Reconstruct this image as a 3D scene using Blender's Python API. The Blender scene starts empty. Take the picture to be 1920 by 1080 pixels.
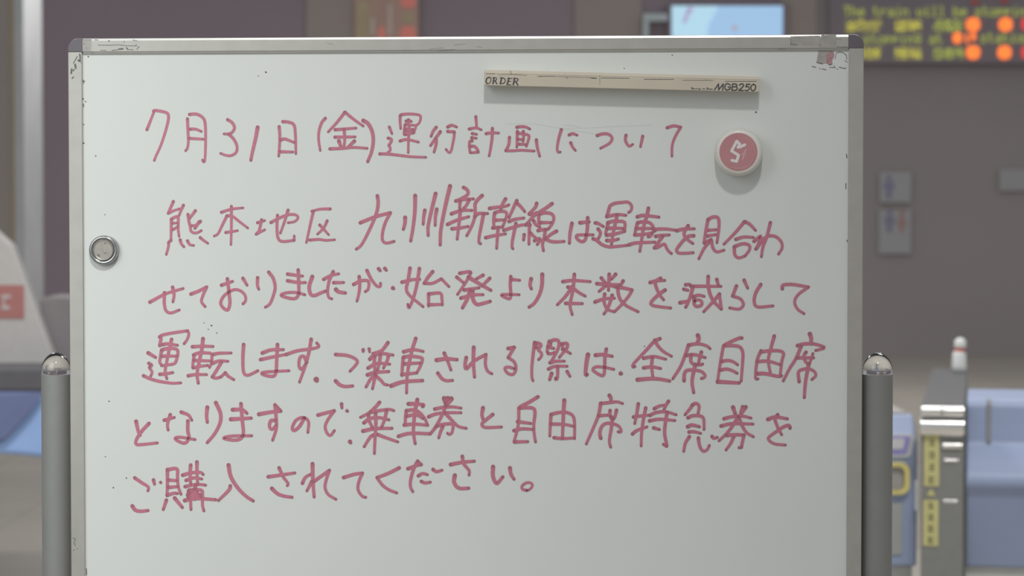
import bpy, bmesh, math, random
from mathutils import Vector, Matrix
random.seed(7)
C = bpy.context.scene.collection

# ---------------------------------------------------------------- camera
FOC, DIST, HCAM, PITCH = 85.0, 2.194, 1.5, math.radians(1.9)
FPX = FOC / 36.0 * 1920.0
CAM = Vector((0.0, -DIST, HCAM))
cam_data = bpy.data.cameras.new('camera')
cam_data.lens = FOC
cam_data.sensor_width = 36.0
cam_data.clip_end = 200
cam_data.dof.use_dof = True
cam_data.dof.focus_distance = DIST
cam_data.dof.aperture_fstop = 11.5
cam = bpy.data.objects.new('camera', cam_data)
cam.location = CAM
cam.rotation_euler = (math.pi / 2 - PITCH, 0, 0)
C.objects.link(cam)
bpy.context.scene.camera = cam

# ---------------------------------------------------------------- world, lamps, exposure
vs = bpy.context.scene.view_settings
vs.view_transform = 'Standard'
vs.look = 'None'
vs.gamma = 1.0
vs.use_curve_mapping = False
vs.exposure = 0.0
world = bpy.data.worlds.new('station_light')
bpy.context.scene.world = world
world.use_nodes = True
wb = world.node_tree.nodes['Background']
wb.inputs['Color'].default_value = (0.97, 0.98, 1.0, 1)
wb.inputs['Strength'].default_value = 0.33


def lamp(name, loc, target, size, energy, col=(1, 1, 1), size_y=None, spread=180):
    d = bpy.data.lights.new(name, 'AREA')
    d.energy = energy
    d.color = col
    d.size = size
    if size_y:
        d.shape = 'RECTANGLE'
        d.size_y = size_y
    d.spread = math.radians(spread)
    o = bpy.data.objects.new(name, d)
    o.location = loc
    o.rotation_euler = (Vector(target) - Vector(loc)).to_track_quat('-Z', 'Y').to_euler()
    C.objects.link(o)
    return o


lamp('ceiling_lamp', (0.02, -2.55, 4.05), (-0.75, 0, 1.42), 0.24, 4.6, (1.0, 0.97, 0.93), spread=50)
lamp('side_fill', (-1.2, -1.1, 1.95), (-0.66, 0, 1.42), 1.1, 1.75, (0.93, 1.0, 0.98), spread=62)  # unseen fill added to brighten the board towards its left end
for lx, ly, le in ((1.4, 2.1, 88), (1.6, 6.5, 50), (-1.9, 4.8, 85), (2.5, 16.0, 60), (-2.5, 16.0, 60)):
    lamp('concourse_fill', (lx, ly, 4.1), (lx, ly, 0), 1.2, le, (1.0, 0.98, 0.95), size_y=0.3)  # added lights without fixtures, to brighten gates, cloth, floor and far wall

# ---------------------------------------------------------------- helpers
F = Vector((0, math.cos(PITCH), -math.sin(PITCH)))
U = Vector((0, math.sin(PITCH), math.cos(PITCH)))
R = Vector((1, 0, 0))
YAW = math.radians(4.3)
BU = Vector((math.cos(YAW), -math.sin(YAW), 0))
BN = Vector((-math.sin(YAW), -math.cos(YAW), 0))
MM = DIST / FPX


def ray(px, py):
    return F + R * ((px - 960) / FPX) + U * ((540 - py) / FPX)


def at(px, py, d):
    """world point seen at that place of the photo on the wall plane d metres away"""
    r = ray(px, py)
    return CAM + r * (d / r.y)


def b(px, py, off=0.0):
    """whiteboard coordinates (x along the board, y depth, z up)"""
    r = ray(px, py)
    t = (BN * off - CAM).dot(BN) / r.dot(BN)
    p = CAM + r * t
    return Vector((p.dot(BU), -off, p.z))


def lin(c):
    return tuple(((v / 255) / 12.92 if v / 255 <= 0.04045 else ((v / 255 + 0.055) / 1.055) ** 2.4) for v in c)


def mat(name, col, rough=0.5, metal=0.0, var=0.06, scale=30.0, emit=None, trans=0.0, spec=0.5, alpha=1.0):
    m = bpy.data.materials.new(name)
    m.use_nodes = True
    nt = m.node_tree
    p = nt.nodes['Principled BSDF']
    p.inputs['Roughness'].default_value = rough
    p.inputs['Metallic'].default_value = metal
    p.inputs['Specular IOR Level'].default_value = spec
    p.inputs['Transmission Weight'].default_value = trans
    p.inputs['Alpha'].default_value = alpha
    tc = nt.nodes.new('ShaderNodeTexCoord')
    nz = nt.nodes.new('ShaderNodeTexNoise')
    nz.inputs['Scale'].default_value = scale
    nz.inputs['Detail'].default_value = 4
    rp = nt.nodes.new('ShaderNodeValToRGB')
    rp.color_ramp.elements[0].position = 0.3
    rp.color_ramp.elements[1].position = 0.7
    rp.color_ramp.elements[0].color = tuple(v * (1 - var) for v in col) + (1,)
    rp.color_ramp.elements[1].color = tuple(min(1, v * (1 + var)) for v in col) + (1,)
    nt.links.new(tc.outputs['Object'], nz.inputs['Vector'])
    nt.links.new(nz.outputs['Fac'], rp.inputs['Fac'])
    nt.links.new(rp.outputs['Color'], p.inputs['Base Color'])
    if emit:
        p.inputs['Emission Color'].default_value = tuple(col) + (1,)
        p.inputs['Emission Strength'].default_value = emit
    return m


def obj(name, bm, m, parent=None, smooth=False, bevel=0.0, segs=2):
    me = bpy.data.meshes.new(name)
    bmesh.ops.recalc_face_normals(bm, faces=bm.faces)
    bm.to_mesh(me)
    bm.free()
    if smooth:
        for p in me.polygons:
            p.use_smooth = True
    me.materials.append(m)
    o = bpy.data.objects.new(name, me)
    C.objects.link(o)
    if parent:
        o.parent = parent
    if bevel:
        md = o.modifiers.new('bevel', 'BEVEL')
        md.width = bevel
        md.segments = segs
        md.limit_method = 'ANGLE'
    return o


def empty(name, loc, rz=0.0):
    o = bpy.data.objects.new(name, None)
    o.location = loc
    o.rotation_euler = (0, 0, rz)
    o.empty_display_size = 0.1
    C.objects.link(o)
    return o


def tag(o, label=None, cat=None, group=None, kind=None):
    if label:
        o['label'] = label
    if cat:
        o['category'] = cat
    if group:
        o['group'] = group
    if kind:
        o['kind'] = kind
    return o


def box(bm, x0, x1, y0, y1, z0, z1):
    v = [bm.verts.new((x, y, z)) for x in (x0, x1) for y in (y0, y1) for z in (z0, z1)]
    for f in ((0, 1, 3, 2), (4, 6, 7, 5), (0, 4, 5, 1), (2, 3, 7, 6), (0, 2, 6, 4), (1, 5, 7, 3)):
        bm.faces.new([v[i] for i in f])
    return bm


def bx(*a):
    return box(bmesh.new(), *a)


def prism(bm, pts, fn):
    """pts: 2D outline; fn(p, k) -> 3D position for the two ends k=0,1"""
    a = [bm.verts.new(fn(p, 0)) for p in pts]
    c = [bm.verts.new(fn(p, 1)) for p in pts]
    n = len(pts)
    bm.faces.new(a)
    bm.faces.new(c[::-1])
    for i in range(n):
        bm.faces.new((a[i], a[(i + 1) % n], c[(i + 1) % n], c[i]))
    return bm


def lathe(bm, prof, org, axis='z', seg=48):
    """prof: (radius, height) list, revolved about z, or about -y (towards the camera)"""
    rings = []
    for r, h in prof:
        ring = []
        for i in range(seg):
            a = 2 * math.pi * i / seg
            if axis == 'z':
                p = (org[0] + r * math.cos(a), org[1] + r * math.sin(a), org[2] + h)
            else:
                p = (org[0] + r * math.cos(a), org[1] - h, org[2] + r * math.sin(a))
            ring.append(bm.verts.new(p))
        rings.append(ring)
    for k in range(len(rings) - 1):
        for i in range(seg):
            j = (i + 1) % seg
            bm.faces.new((rings[k][i], rings[k][j], rings[k + 1][j], rings[k + 1][i]))
    bm.faces.new(rings[0][::-1])
    bm.faces.new(rings[-1])
    return bm


# ------------------------------------------------ pen strokes: flat ink ribbons with round ends
def cat(p):
    if len(p) < 3:
        out = []
        n = max(2, int((p[1] - p[0]).length / 2.0))
        for i in range(n + 1):
            out.append(p[0].lerp(p[1], i / n))
        return out
    q = [p[0] * 2 - p[1]] + p + [p[-1] * 2 - p[-2]]
    out = []
    for i in range(1, len(q) - 2):
        a, c, d, e = q[i - 1], q[i], q[i + 1], q[i + 2]
        n = max(2, int((d - c).length / 2.0))
        for k in range(n):
            t = k / n
            out.append(0.5 * ((2 * c) + (d - a) * t + (2 * a - 5 * c + 4 * d - e) * t * t + (3 * c - a - 3 * d + e) * t ** 3))
    out.append(p[-1])
    return out


class Ink:
    def __init__(self):
        self.bm = bmesh.new()
        self.lay = self.bm.verts.layers.float.new('pool')
        self.n = 0

    def ribbon(self, pts, w0, w1, off):
        bm = self.bm
        lift = off + 0.000012 * (self.n % 14)
        self.n += 1
        L, Rr = [], []
        n = len(pts)

        def add(p, pool):
            v = bm.verts.new(b(p.x, p.y, lift))
            v[self.lay] = pool
            return v
        dirs = []
        for i in range(n):
            d = pts[min(n - 1, i + 1)] - pts[max(0, i - 1)]
            dirs.append(d.normalized() if d.length > 1e-6 else (dirs[-1] if dirs else Vector((1, 0))))
        arc = 0.0
        tot = sum((pts[i + 1] - pts[i]).length for i in range(n - 1)) or 1
        for i in range(n):
            if i:
                arc += (pts[i] - pts[i - 1]).length
            w = w0 + (w1 - w0) * arc / tot
            nn = Vector((-dirs[i].y, dirs[i].x)) * (w / 2)
            e = min(arc, tot - arc)
            pool = max(0.0, 1 - e / 5.0)
            L.append(add(pts[i] + nn, pool))
            Rr.append(add(pts[i] - nn, pool))
        for i in range(n - 1):
            try:
                bm.faces.new((L[i], L[i + 1], Rr[i + 1], Rr[i]))
            except ValueError:
                pass
        for end, w in ((0, w0), (n - 1, w1)):
            sgn = -1 if end == 0 else 1
            d = dirs[end] * sgn
            nn = Vector((-d.y, d.x))
            prev = Rr[end] if end == 0 else L[end]
            last = L[end] if end == 0 else Rr[end]
            fan = [prev]
            for k in range(1, 6):
                a = math.pi * k / 6
                fan.append(add(pts[end] + (nn * math.cos(a) + d * math.sin(a)) * (w / 2), 1.0))
            fan.append(last)
            try:
                bm.faces.new(fan)
            except ValueError:
                pass

    def text(self, x0, y0, s, w, strokes, off=0.00025, taper=0.24):
        bold = 1.08 if taper else 1.0
        for st in strokes.replace('\n', ' ').split(';'):
            st = st.strip()
            if not st:
                continue
            sw = w
            if '|' in st:
                a, st = st.split('|')
                sw = float(a)
            runs, cur = [], []
            for tok in st.split():
                corner = tok[0] == '!'
                x, y = tok.lstrip('!').split(',')
                p = Vector((x0 + float(x) / s, y0 + float(y) / s))
                cur.append(p)
                if corner and len(cur) > 1:
                    runs.append(cur)
                    cur = [p]
            if len(cur) > 1:
                runs.append(cur)
            m = len(runs)
            for i, rn in enumerate(runs):
                a = sw * bold * (1.06 - taper * i / m)
                c = sw * bold * (1.06 - taper * (i + 1) / m)
                self.ribbon(cat(rn), a, c, off)

    def done(self, name, m, parent, label=None):
        bm = self.bm
        me = bpy.data.meshes.new(name)
        bm.normal_update()
        # every film faces out of the board
        for f in bm.faces:
            if f.normal.y > 0:
                f.normal_flip()
        bm.to_mesh(me)
        bm.free()
        me.materials.append(m)
        o = bpy.data.objects.new(name, me)
        C.objects.link(o)
        o.parent = parent
        if label:
            o['label'] = label
        return o


def ink_mat(name, col, dark, rough=0.35):
    m = mat(name, col, rough, var=0.10, scale=900)
    nt = m.node_tree
    p = nt.nodes['Principled BSDF']
    src = p.inputs['Base Color'].links[0].from_socket
    at_ = nt.nodes.new('ShaderNodeAttribute')
    at_.attribute_name = 'pool'
    mx = nt.nodes.new('ShaderNodeMix')
    mx.data_type = 'RGBA'
    sc = nt.nodes.new('ShaderNodeMath')
    sc.operation = 'MULTIPLY'
    sc.inputs[1].default_value = 0.65
    nt.links.new(at_.outputs['Fac'], sc.inputs[0])
    nt.links.new(sc.outputs[0], mx.inputs['Factor'])
    nt.links.new(src, mx.inputs['A'])
    mx.inputs['B'].default_value = tuple(dark) + (1,)
    nt.links.new(mx.outputs['Result'], p.inputs['Base Color'])
    return m


# ---------------------------------------------------------------- materials
M = {}
M['board'] = mat('white_enamel', (0.78, 0.81, 0.79), 0.42, var=0.012, scale=6, spec=0.35)
M['alu'] = mat('satin_aluminium', (0.53, 0.52, 0.485), 0.45, metal=0.5, var=0.04, scale=60)
M['alu_edge'] = mat('polished_aluminium_edge', (0.90, 0.90, 0.88), 0.34, metal=0.9, var=0.03, scale=80)
M['cap'] = mat('grey_plastic', lin((112, 107, 114)), 0.4, var=0.05)
M['post'] = mat('grey_steel', (0.345, 0.35, 0.34), 0.7, metal=0.5, var=0.03, scale=40)
M['clear'] = mat('clear_plastic', (0.93, 0.95, 0.95), 0.02, trans=1.0, var=0.01)
M['ink'] = ink_mat('red_marker_ink', (0.60, 0.21, 0.285), (0.37, 0.13, 0.165))
M['ghost'] = mat('erased_marker_ghost', (0.70, 0.70, 0.70), 0.45, var=0.05)
M['ghost_pink'] = mat('erased_red_ghost', (0.765, 0.755, 0.745), 0.45, var=0.02)
M['speck'] = mat('black_speck', (0.06, 0.06, 0.07), 0.6, var=0.3)
M['grime'] = mat('dark_grime', (0.17, 0.165, 0.16), 0.7, var=0.4, scale=300)
M['tape'] = mat('old_tape', (0.44, 0.425, 0.40), 0.35, var=0.10, scale=150)
M['tape_red'] = mat('faded_red_print', (0.50, 0.28, 0.29), 0.4, var=0.3, scale=400)
M['beige'] = mat('beige_plastic', (0.66, 0.60, 0.49), 0.38, var=0.03)
M['print'] = mat('dark_grey_print', (0.10, 0.095, 0.10), 0.5, var=0.1)
M['white_plastic'] = mat('white_plastic', (0.80, 0.79, 0.73), 0.3, var=0.02)
M['red_label'] = mat('red_paper_label', (0.57, 0.27, 0.29), 0.4, var=0.06)
M['white_print'] = mat('white_print', (0.85, 0.80, 0.80), 0.4, var=0.02)
M['pink_print'] = mat('pink_print', (0.68, 0.42, 0.44), 0.4, var=0.05)
M['chrome'] = mat('worn_chrome', (0.42, 0.43, 0.44), 0.22, metal=0.9, var=0.15, scale=200)
M['warm_metal'] = mat('warm_grey_metal', (0.42, 0.40, 0.36), 0.4, metal=0.35, var=0.08, scale=200)
M['rubber'] = mat('black_rubber', (0.04, 0.04, 0.04), 0.7)

M['wall'] = mat('dark_purple_wall', (0.40, 0.335, 0.38), 0.75, var=0.04, scale=0.6)
M['wall_grey'] = mat('warm_grey_wall_panel', (0.40, 0.365, 0.365), 0.75, var=0.04, scale=0.6)
M['brown'] = mat('brown_wall_panel', (0.48, 0.42, 0.39), 0.7, var=0.04, scale=0.8)
M['pillar'] = mat('taupe_pillar', (0.43, 0.39, 0.36), 0.6, var=0.05, scale=2)
M['steel_trim'] = mat('pale_steel_trim', (0.62, 0.64, 0.66), 0.4, metal=0.2, var=0.05, scale=3)
M['tan_trim'] = mat('tan_trim', (0.48, 0.40, 0.29), 0.6, var=0.05)


def floor_mat():
    m = mat('beige_stone_tiles', (0.47, 0.435, 0.385), 0.5, var=0.06, scale=1.5, spec=0.3)
    nt = m.node_tree
    p = nt.nodes['Principled BSDF']
    src = p.inputs['Base Color'].links[0].from_socket
    br = nt.nodes.new('ShaderNodeTexBrick')
    br.offset = 0
    br.inputs['Scale'].default_value = 1.0
    br.inputs['Brick Width'].default_value = 0.6
    br.inputs['Row Height'].default_value = 0.6
    br.inputs['Mortar Size'].default_value = 0.006
    br.inputs['Mortar'].default_value = (0.36, 0.33, 0.30, 1)
    tc = nt.nodes.new('ShaderNodeTexCoord')
    nt.links.new(tc.outputs['Object'], br.inputs['Vector'])
    nt.links.new(src, br.inputs['Color1'])
    nt.links.new(src, br.inputs['Color2'])
    nt.links.new(br.outputs['Color'], p.inputs['Base Color'])
    return m


M['floor'] = floor_mat()
M['gate_blue'] = mat('blue_grey_paint', (0.285, 0.345, 0.51), 0.5, var=0.03, scale=4)
M['gate_top'] = mat('grey_brown_top', (0.34, 0.33, 0.32), 0.5, var=0.04)
M['gate_lid'] = mat('dark_gate_lid', (0.10, 0.10, 0.105), 0.6, var=0.05)
M['gate_dark'] = mat('dark_grey_panel', (0.24, 0.245, 0.235), 0.45, var=0.05)
M['gate_base'] = mat('pale_grey_base', (0.52, 0.54, 0.52), 0.4, var=0.03)
M['stainless'] = mat('polished_stainless', (0.85, 0.85, 0.84), 0.22, metal=1.0, var=0.03)
M['yellow'] = mat('yellow_label', (0.60, 0.57, 0.26), 0.5, var=0.05)
M['yellow_ring'] = mat('yellow_rubber', (0.66, 0.58, 0.22), 0.4, var=0.04)
M['label_print'] = mat('olive_black_print', (0.20, 0.19, 0.10), 0.6, var=0.1)
M['purple'] = mat('purple_blue_border', (0.30, 0.28, 0.60), 0.4, var=0.04)
M['pale_pad'] = mat('pale_grey_pad', (0.60, 0.60, 0.63), 0.4, var=0.03)
M['lamp_white'] = mat('white_sensor_shell', (0.80, 0.83, 0.83), 0.3, var=0.02)
M['red_band'] = mat('red_band', (0.60, 0.14, 0.10), 0.4)
M['table_top'] = mat('dark_grey_laminate', (0.13, 0.13, 0.145), 0.6, var=0.05)
M['cloth'] = mat('bright_blue_cloth', (0.37, 0.56, 0.98), 0.8, var=0.04, scale=8)
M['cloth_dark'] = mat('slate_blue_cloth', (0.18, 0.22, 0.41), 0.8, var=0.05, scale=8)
M['sign_white'] = mat('white_board_sign', (0.56, 0.55, 0.54), 0.4, var=0.03)
M['sign_red'] = mat('red_sign_print', (0.46, 0.20, 0.19), 0.4, var=0.05)
M['case'] = mat('grey_case', (0.26, 0.24, 0.25), 0.5, var=0.04)
M['case_light'] = mat('light_grey_case', (0.34, 0.33, 0.34), 0.5, var=0.04)
M['notice'] = mat('pale_notice_plate', (0.47, 0.47, 0.49), 0.5, var=0.03)
M['pic_blue'] = mat('blue_pictogram', (0.29, 0.29, 0.41), 0.5)
M['pic_red'] = mat('red_pictogram', (0.47, 0.31, 0.29), 0.5)
M['sign_case'] = mat('dark_sign_case', (0.32, 0.28, 0.315), 0.7, var=0.03, scale=1)
M['led_green'] = mat('green_led', (0.34, 0.40, 0.075), emit=1.1)
M['led_yellow'] = mat('yellow_led', (0.48, 0.46, 0.075), emit=1.1)
M['led_orange'] = mat('orange_led', (1.0, 0.22, 0.045), emit=1.0)
M['led_red'] = mat('red_led', (0.62, 0.05, 0.05), emit=1.0)
M['led_dim_red'] = mat('dim_red_led', (0.30, 0.06, 0.05), emit=0.4)
M['gate_panel'] = mat('grey_panel', (0.34, 0.365, 0.355), 0.45, var=0.04)
M['screen'] = mat('sky_blue_screen', lin((158, 194, 228)), emit=0.72, var=0.0)
M['screen_pale'] = mat('pale_cyan_screen', lin((178, 216, 234)), emit=0.72, var=0.0)
M['screen_pink'] = mat('pink_screen_mark', lin((168, 150, 190)), emit=0.72, var=0.0)
M['screen_tan'] = mat('tan_screen_mark', lin((170, 170, 185)), emit=0.72, var=0.0)
M['bezel'] = mat('grey_purple_bezel', (0.33, 0.28, 0.32), 0.5)
M['bracket'] = mat('pale_green_steel', (0.70, 0.80, 0.83), 0.5, var=0.03)
M['ad_bg'] = mat('orange_brown_print', (0.66, 0.44, 0.37), 0.5, var=0.1, scale=3)
M['ad_red'] = mat('bright_red_print', (0.90, 0.30, 0.25), 0.5, emit=0.10)
M['ad_olive'] = mat('olive_print', (0.62, 0.52, 0.34), 0.5, var=0.08, scale=4)
M['ad_pale'] = mat('pale_print', (0.78, 0.66, 0.58), 0.5, var=0.06, scale=4)

# ---------------------------------------------------------------- the setting
WD = 24.5                                    # the dark wall across the concourse
WY = WD - DIST
o = obj('floor', bx(-22, 22, -6, WY + 0.4, -0.1, 0), M['floor'])
tag(o, kind='structure')
o = obj('wall_back', bx(-22, 22, WY, WY + 0.3, 0, 7.5), M['wall'])
tag(o, kind='structure')


def wall_panel(n, x0, x1, m, th=0.03):
    a, c = at(x0, 0, WD).x, at(x1, 0, WD).x
    t = obj('trim_%d' % n, bx(a, c, WY - th, WY, 0.0, 7.5), M[m])
    tag(t, kind='structure')


wall_panel(1, 575, 668, 'brown')
wall_panel(2, 1078, 1203, 'brown')
wall_panel(3, 1462, 1530, 'brown')
wall_panel(7, 1530, 2300, 'wall_grey', 0.02)
# taupe pillar on the left with a pale steel corner strip
PD = 18.0
pa, pb, pc, pd = (at(x, 0, PD).x for x in (-160, 18, 27, 44))
PY = PD - DIST
tag(obj('trim_4', bx(pa, pb, PY, PY + 0.7, 0, 7.5), M['pillar']), kind='structure')
tag(obj('trim_5', bx(pb, pc, PY - 0.01, PY + 0.7, 0, 7.5), M['tan_trim']), kind='structure')
tag(obj('trim_6', bx(pc, pd, PY - 0.02, PY + 0.7, 0, 7.5), M['steel_trim']), kind='structure')
# ---------------------------------------------------------------- whiteboard on its stand
wbd = empty('whiteboard', (0, 0, 0), -YAW)
tag(wbd, 'white marker board with aluminium frame covered in red Japanese handwriting, on a grey post stand', 'whiteboard')
XL, XLi = b(131.5, 575).x, b(157.5, 575).x
XRi, XR = b(1589, 575).x, b(1617, 575).x
ZT, ZTi = b(870, 68.5).z, b(870, 98).z
ZB = 0.80
ZBi = ZB + (ZT - ZTi)
FW = 0.0024                                   # how far the frame stands proud of the sheet
obj('writing_panel', bx(XLi - 0.004, XRi + 0.004, 0.0, 0.016, ZBi - 0.004, ZTi + 0.004), M['board'], wbd)
CAPW, CAPH = (157.5 - 129) * MM, 26 * MM
# frame section: w = distance from the outer edge, d = depth towards the viewer
railw = ZT - ZTi
sec = [(0.0, 0.018), (0.0, -FW + 0.0012), (0.0004, -FW + 0.0008), (0.0022, -FW), (railw - 0.0022, -FW), (railw - 0.0019, -FW + 0.0006),
       (railw, -FW + 0.0010), (railw, 0.018)]
sec_side = [(0.0, 0.018), (0.0, -FW + 0.0006), (0.0006, -FW), (railw - 0.0005, -FW), (railw, -FW + 0.0004), (railw, 0.018)]


def rail(name, fn, sec=sec):
    bm = prism(bmesh.new(), sec, fn)
    r = obj(name, bm, M['alu'], wbd)
    r.data.materials.append(M['alu_edge'])
    return r


x0, x1 = XL + CAPW, XR - CAPW
top = rail('frame_rail', lambda p, k: ((x0, x1)[k], p[1], ZT - p[0]))
for p in top.data.polygons:
    c = p.center
    if c.z > ZT - 0.0018 and c.z < ZT - 0.0008 and c.y < 0:
        p.material_index = 1
rail('frame_rail', lambda p, k: ((x0, x1)[k], p[1], ZB + p[0]))
z0, z1 = ZB + CAPH, ZT - CAPH
left = rail('frame_rail', lambda p, k: (XL + p[0] * (XLi - XL) / railw, p[1], (z0, z1)[k]), sec_side)
rail('frame_rail', lambda p, k: (XR - p[0] * (XR - XRi) / railw, p[1], (z0, z1)[k]), sec_side)


def corner(sx, sz):
    pts = []
    r = 0.0095
    X, Z = (XL if sx < 0 else XR), (ZT if sz > 0 else ZB)
    for k in range(9):
        a = math.pi / 2 * k / 8
        pts.append((X - sx * (r - r * math.cos(a)), Z - sz * (r - r * math.sin(a))))
    pts += [(X - sx * CAPW, Z), (X - sx * CAPW, Z - sz * CAPH), (X, Z - sz * CAPH)]
    bm = prism(bmesh.new(), pts, lambda p, k: (p[0], (-FW - 0.0004, 0.0182)[k], p[1]))
    obj('corner_cap', bm, M['cap'], wbd, bevel=0.0007)


for sx in (-1, 1):
    for sz in (-1, 1):
        corner(sx, sz)

# posts with clear domed end caps, feet and casters
PR = 28.5 * MM
for side, pxc in ((-1, 104.6), (1, 1645.5)):
    xc = b(pxc, 750, -0.010).x
    zt = b(pxc, 702, -0.010).z
    ztop = b(pxc, 661, -0.010).z
    yc = 0.012
    bm = lathe(bmesh.new(), [(PR, 0.0), (PR, zt - 0.07)], (xc, yc, 0.07), seg=48)
    post = obj('post', bm, M['post'], wbd, smooth=True)
    md = post.modifiers.new('edges', 'EDGE_SPLIT')
    h = ztop - zt
    prof = [(PR * 0.985, 0.0), (PR * 0.99, h * 0.12)] + [(PR * 0.99 * math.cos(t), h * 0.12 + h * 0.88 * math.sin(t)) for t in
                                                        [math.pi / 2 * k / 9 for k in range(1, 9)]] + [(0.0006, h)]
    obj('end_cap', lathe(bmesh.new(), prof, (xc, yc, zt), seg=48), M['clear'], post, smooth=True)
    # pivot between post and frame
    bm = bmesh.new()
    zc = 1.22
    xe = XL if side < 0 else XR
    box(bm, min(xe, xc), max(xe, xc), yc - 0.006, yc + 0.004, 1.02, 1.05)
    obj('pivot', bm, M['cap'], wbd)
    bm = bx(xc - 0.022, xc + 0.022, yc - 0.28, yc + 0.28, 0.06, 0.085)
    foot = obj('foot', bm, M['post'], wbd, bevel=0.004)
    for sy in (-0.26, 0.26):
        bm = bmesh.new()
        for i in range(1):
            seg = 24
            pts = [(0.029 * math.cos(2 * math.pi * k / seg), 0.029 * math.sin(2 * math.pi * k / seg)) for k in range(seg)]
            prism(bm, pts, lambda p, k: (xc + (-0.01, 0.01)[k], yc + sy + p[0], 0.0295 + p[1]))
        box(bm, xc - 0.014, xc - 0.0105, yc + sy - 0.01, yc + sy + 0.01, 0.02, 0.062)
        box(bm, xc + 0.0105, xc + 0.014, yc + sy - 0.01, yc + sy + 0.01, 0.02, 0.062)
        obj('caster', bm, M['rubber'], foot)
    if side < 0:
        xa = xc
obj('cross_bar', bx(xa + PR, xc - PR, 0.002, 0.022, 0.25, 0.275), M['post'], wbd, bevel=0.003)

# ------------------------------------------------ the handwriting, line by line
A = (250, 180, 4.8); B = (580, 180, 4.8); CC = (930, 180, 4.8); K = (690, 200, 9.82); G = (860, 200, 9.82)
ink = Ink()
ink.text(*A, 5.2, "122,302 !184,145; 182,135 205,130 290,147 316,178 302,270 252,430 203,540 188,580")
ink.text(*A, 5.2, "487,205 490,290 495,400 487,465 470,492; 505,165 570,163 625,195 646,250 650,400 645,560 634,595 622,575;"
         "508,298 560,298 612,318; 500,380 630,388; 848,212 890,240 910,285 890,325 !858,342 !815,340;"
         "862,345 905,390 932,450 925,505 880,535 830,532 785,515; 6.5|1118,282 1100,380 1070,510 1057,577;"
         "1312,275 1318,380 1308,540; 1345,230 1400,235 1445,260 1458,350 1462,518; 1325,395 1360,385 1400,398 1448,418;"
         "1320,500 1435,503; 1728,200 1695,240 1670,320 1668,400 1682,490")
ink.text(*B, 5.4, "320,145 250,235 170,322; 320,145 400,210 485,270; 232,303 420,288; 230,370 412,367; 312,300 318,380 312,460;"
         "6.5|266,405 285,458; 6|405,405 350,458; 185,475 300,470 400,462 520,470;"
         "6.5|485,220 530,250 565,320 575,400 560,500 525,590")
ink.text(*K, 5.0, "392,375 440,495; 370,578 420,590 432,625 395,690 380,710 410,760 400,810 345,860;"
         "215,868 340,868 560,892 800,920 1065,930; 592,165 590,270 600,400; 605,150 700,135 850,138 955,160 968,220 940,300 880,350;"
         "700,265 740,250 800,272; 745,240 755,400 745,600 740,845; 4.5|680,330 665,430 660,510 685,520;"
         "4.5|690,325 760,335 870,345 880,370 845,485; 4|680,400 840,412; 4|680,452 830,450; 4.5|690,512 760,500 845,485;"
         "590,630 680,605 760,610 850,630 930,652; 5.5|1255,380 1200,450 1160,545; 5.5|1330,460 1250,570 1150,715;"
         "5.5|1250,590 1255,680 1215,835")
ink.text(*B, 5.2, "1245,278 1280,262 1325,278; 1245,318 !1305,322 1300,380 1275,495 1255,508 1230,480")
ink.text(*G, 5.2, "315,185 325,300 330,380; 195,410 320,390 415,425; 250,495 330,508; 240,570 325,580;"
         "245,630 205,640 195,720 210,845; 215,730 290,730 345,790 !360,835 230,848; 505,495 620,478 735,485;"
         "620,400 615,560 590,750 560,905; 1070,378 1150,365 1240,375 1310,410; 935,565 920,700 !865,810 1000,810 1150,800 1390,815;"
         "1430,610 1445,740 1490,910; 1080,455 1075,600 1070,745; 1090,490 1180,500 1290,530 1280,620 1245,730;"
         "1190,455 1195,550 1185,640; 1090,600 1190,605; 1110,690 1240,695")
ink.text(*CC, 5.2, "588,302 565,380 550,470 560,505 578,503; 658,350 690,338 730,352; 672,420 690,460 715,490;"
         "910,355 960,340 1015,345 1045,380 1020,425 940,470; 1170,352 1165,400 1195,450 1230,435; 1320,362 1300,455;"
         "1540,285 1600,268 !1662,280 1610,370 1585,450 1583,540")
ink.done('handwritten_line', M['ink'], wbd, 'first handwritten line, the date and heading in red marker')

D2 = (290, 340, 4.8); Z2 = (300, 370, 9.82); E = (660, 340, 4.8); Z3 = (830, 340, 8.31); Z4 = (910, 360, 9.0)
FF = (1040, 360, 4.174); Z5 = (1110, 370, 9.6)
ink = Ink()
ink.text(*Z2, 5.2, "245,75 !150,295 250,245 360,210; 430,145 390,230 350,335; 210,400 270,365 330,358 335,450 335,600 350,715;"
         "208,405 205,600 200,800; 4.5|230,475 320,470; 4.8|235,590 280,570 325,535; 200,790 !155,830 155,900 115,1050;"
         "515,315 530,430 560,560 565,610 610,650 680,650 760,610; 650,245 545,385; 745,440 660,510 580,520; 5.5|720,450 640,570;"
         "370,780 390,850 440,910; 505,800 550,870 620,885; 740,740 800,790 880,845")
ink.text(*D2, 5.0, "600,278 690,250 795,238; 690,225 690,400 686,568; 650,310 610,390 570,470 535,492; 650,308 700,315 760,360 838,420;"
         "640,460 745,443; 925,372 990,352; 962,345 940,440 !912,475 990,435;"
         "1045,370 1120,330 1200,300 1265,300 1290,325 1260,360 1200,372; 1105,305 1100,420 1110,510 1150,540 !1255,530 1255,490;"
         "1200,258 1165,370 1130,465; 1580,248 1490,250 1412,268; 1428,270 1400,390 1365,550; 1485,392 1530,440 1565,480;"
         "1552,355 1520,420 1465,475; 1395,528 1480,522 1540,530 1620,525")
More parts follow.
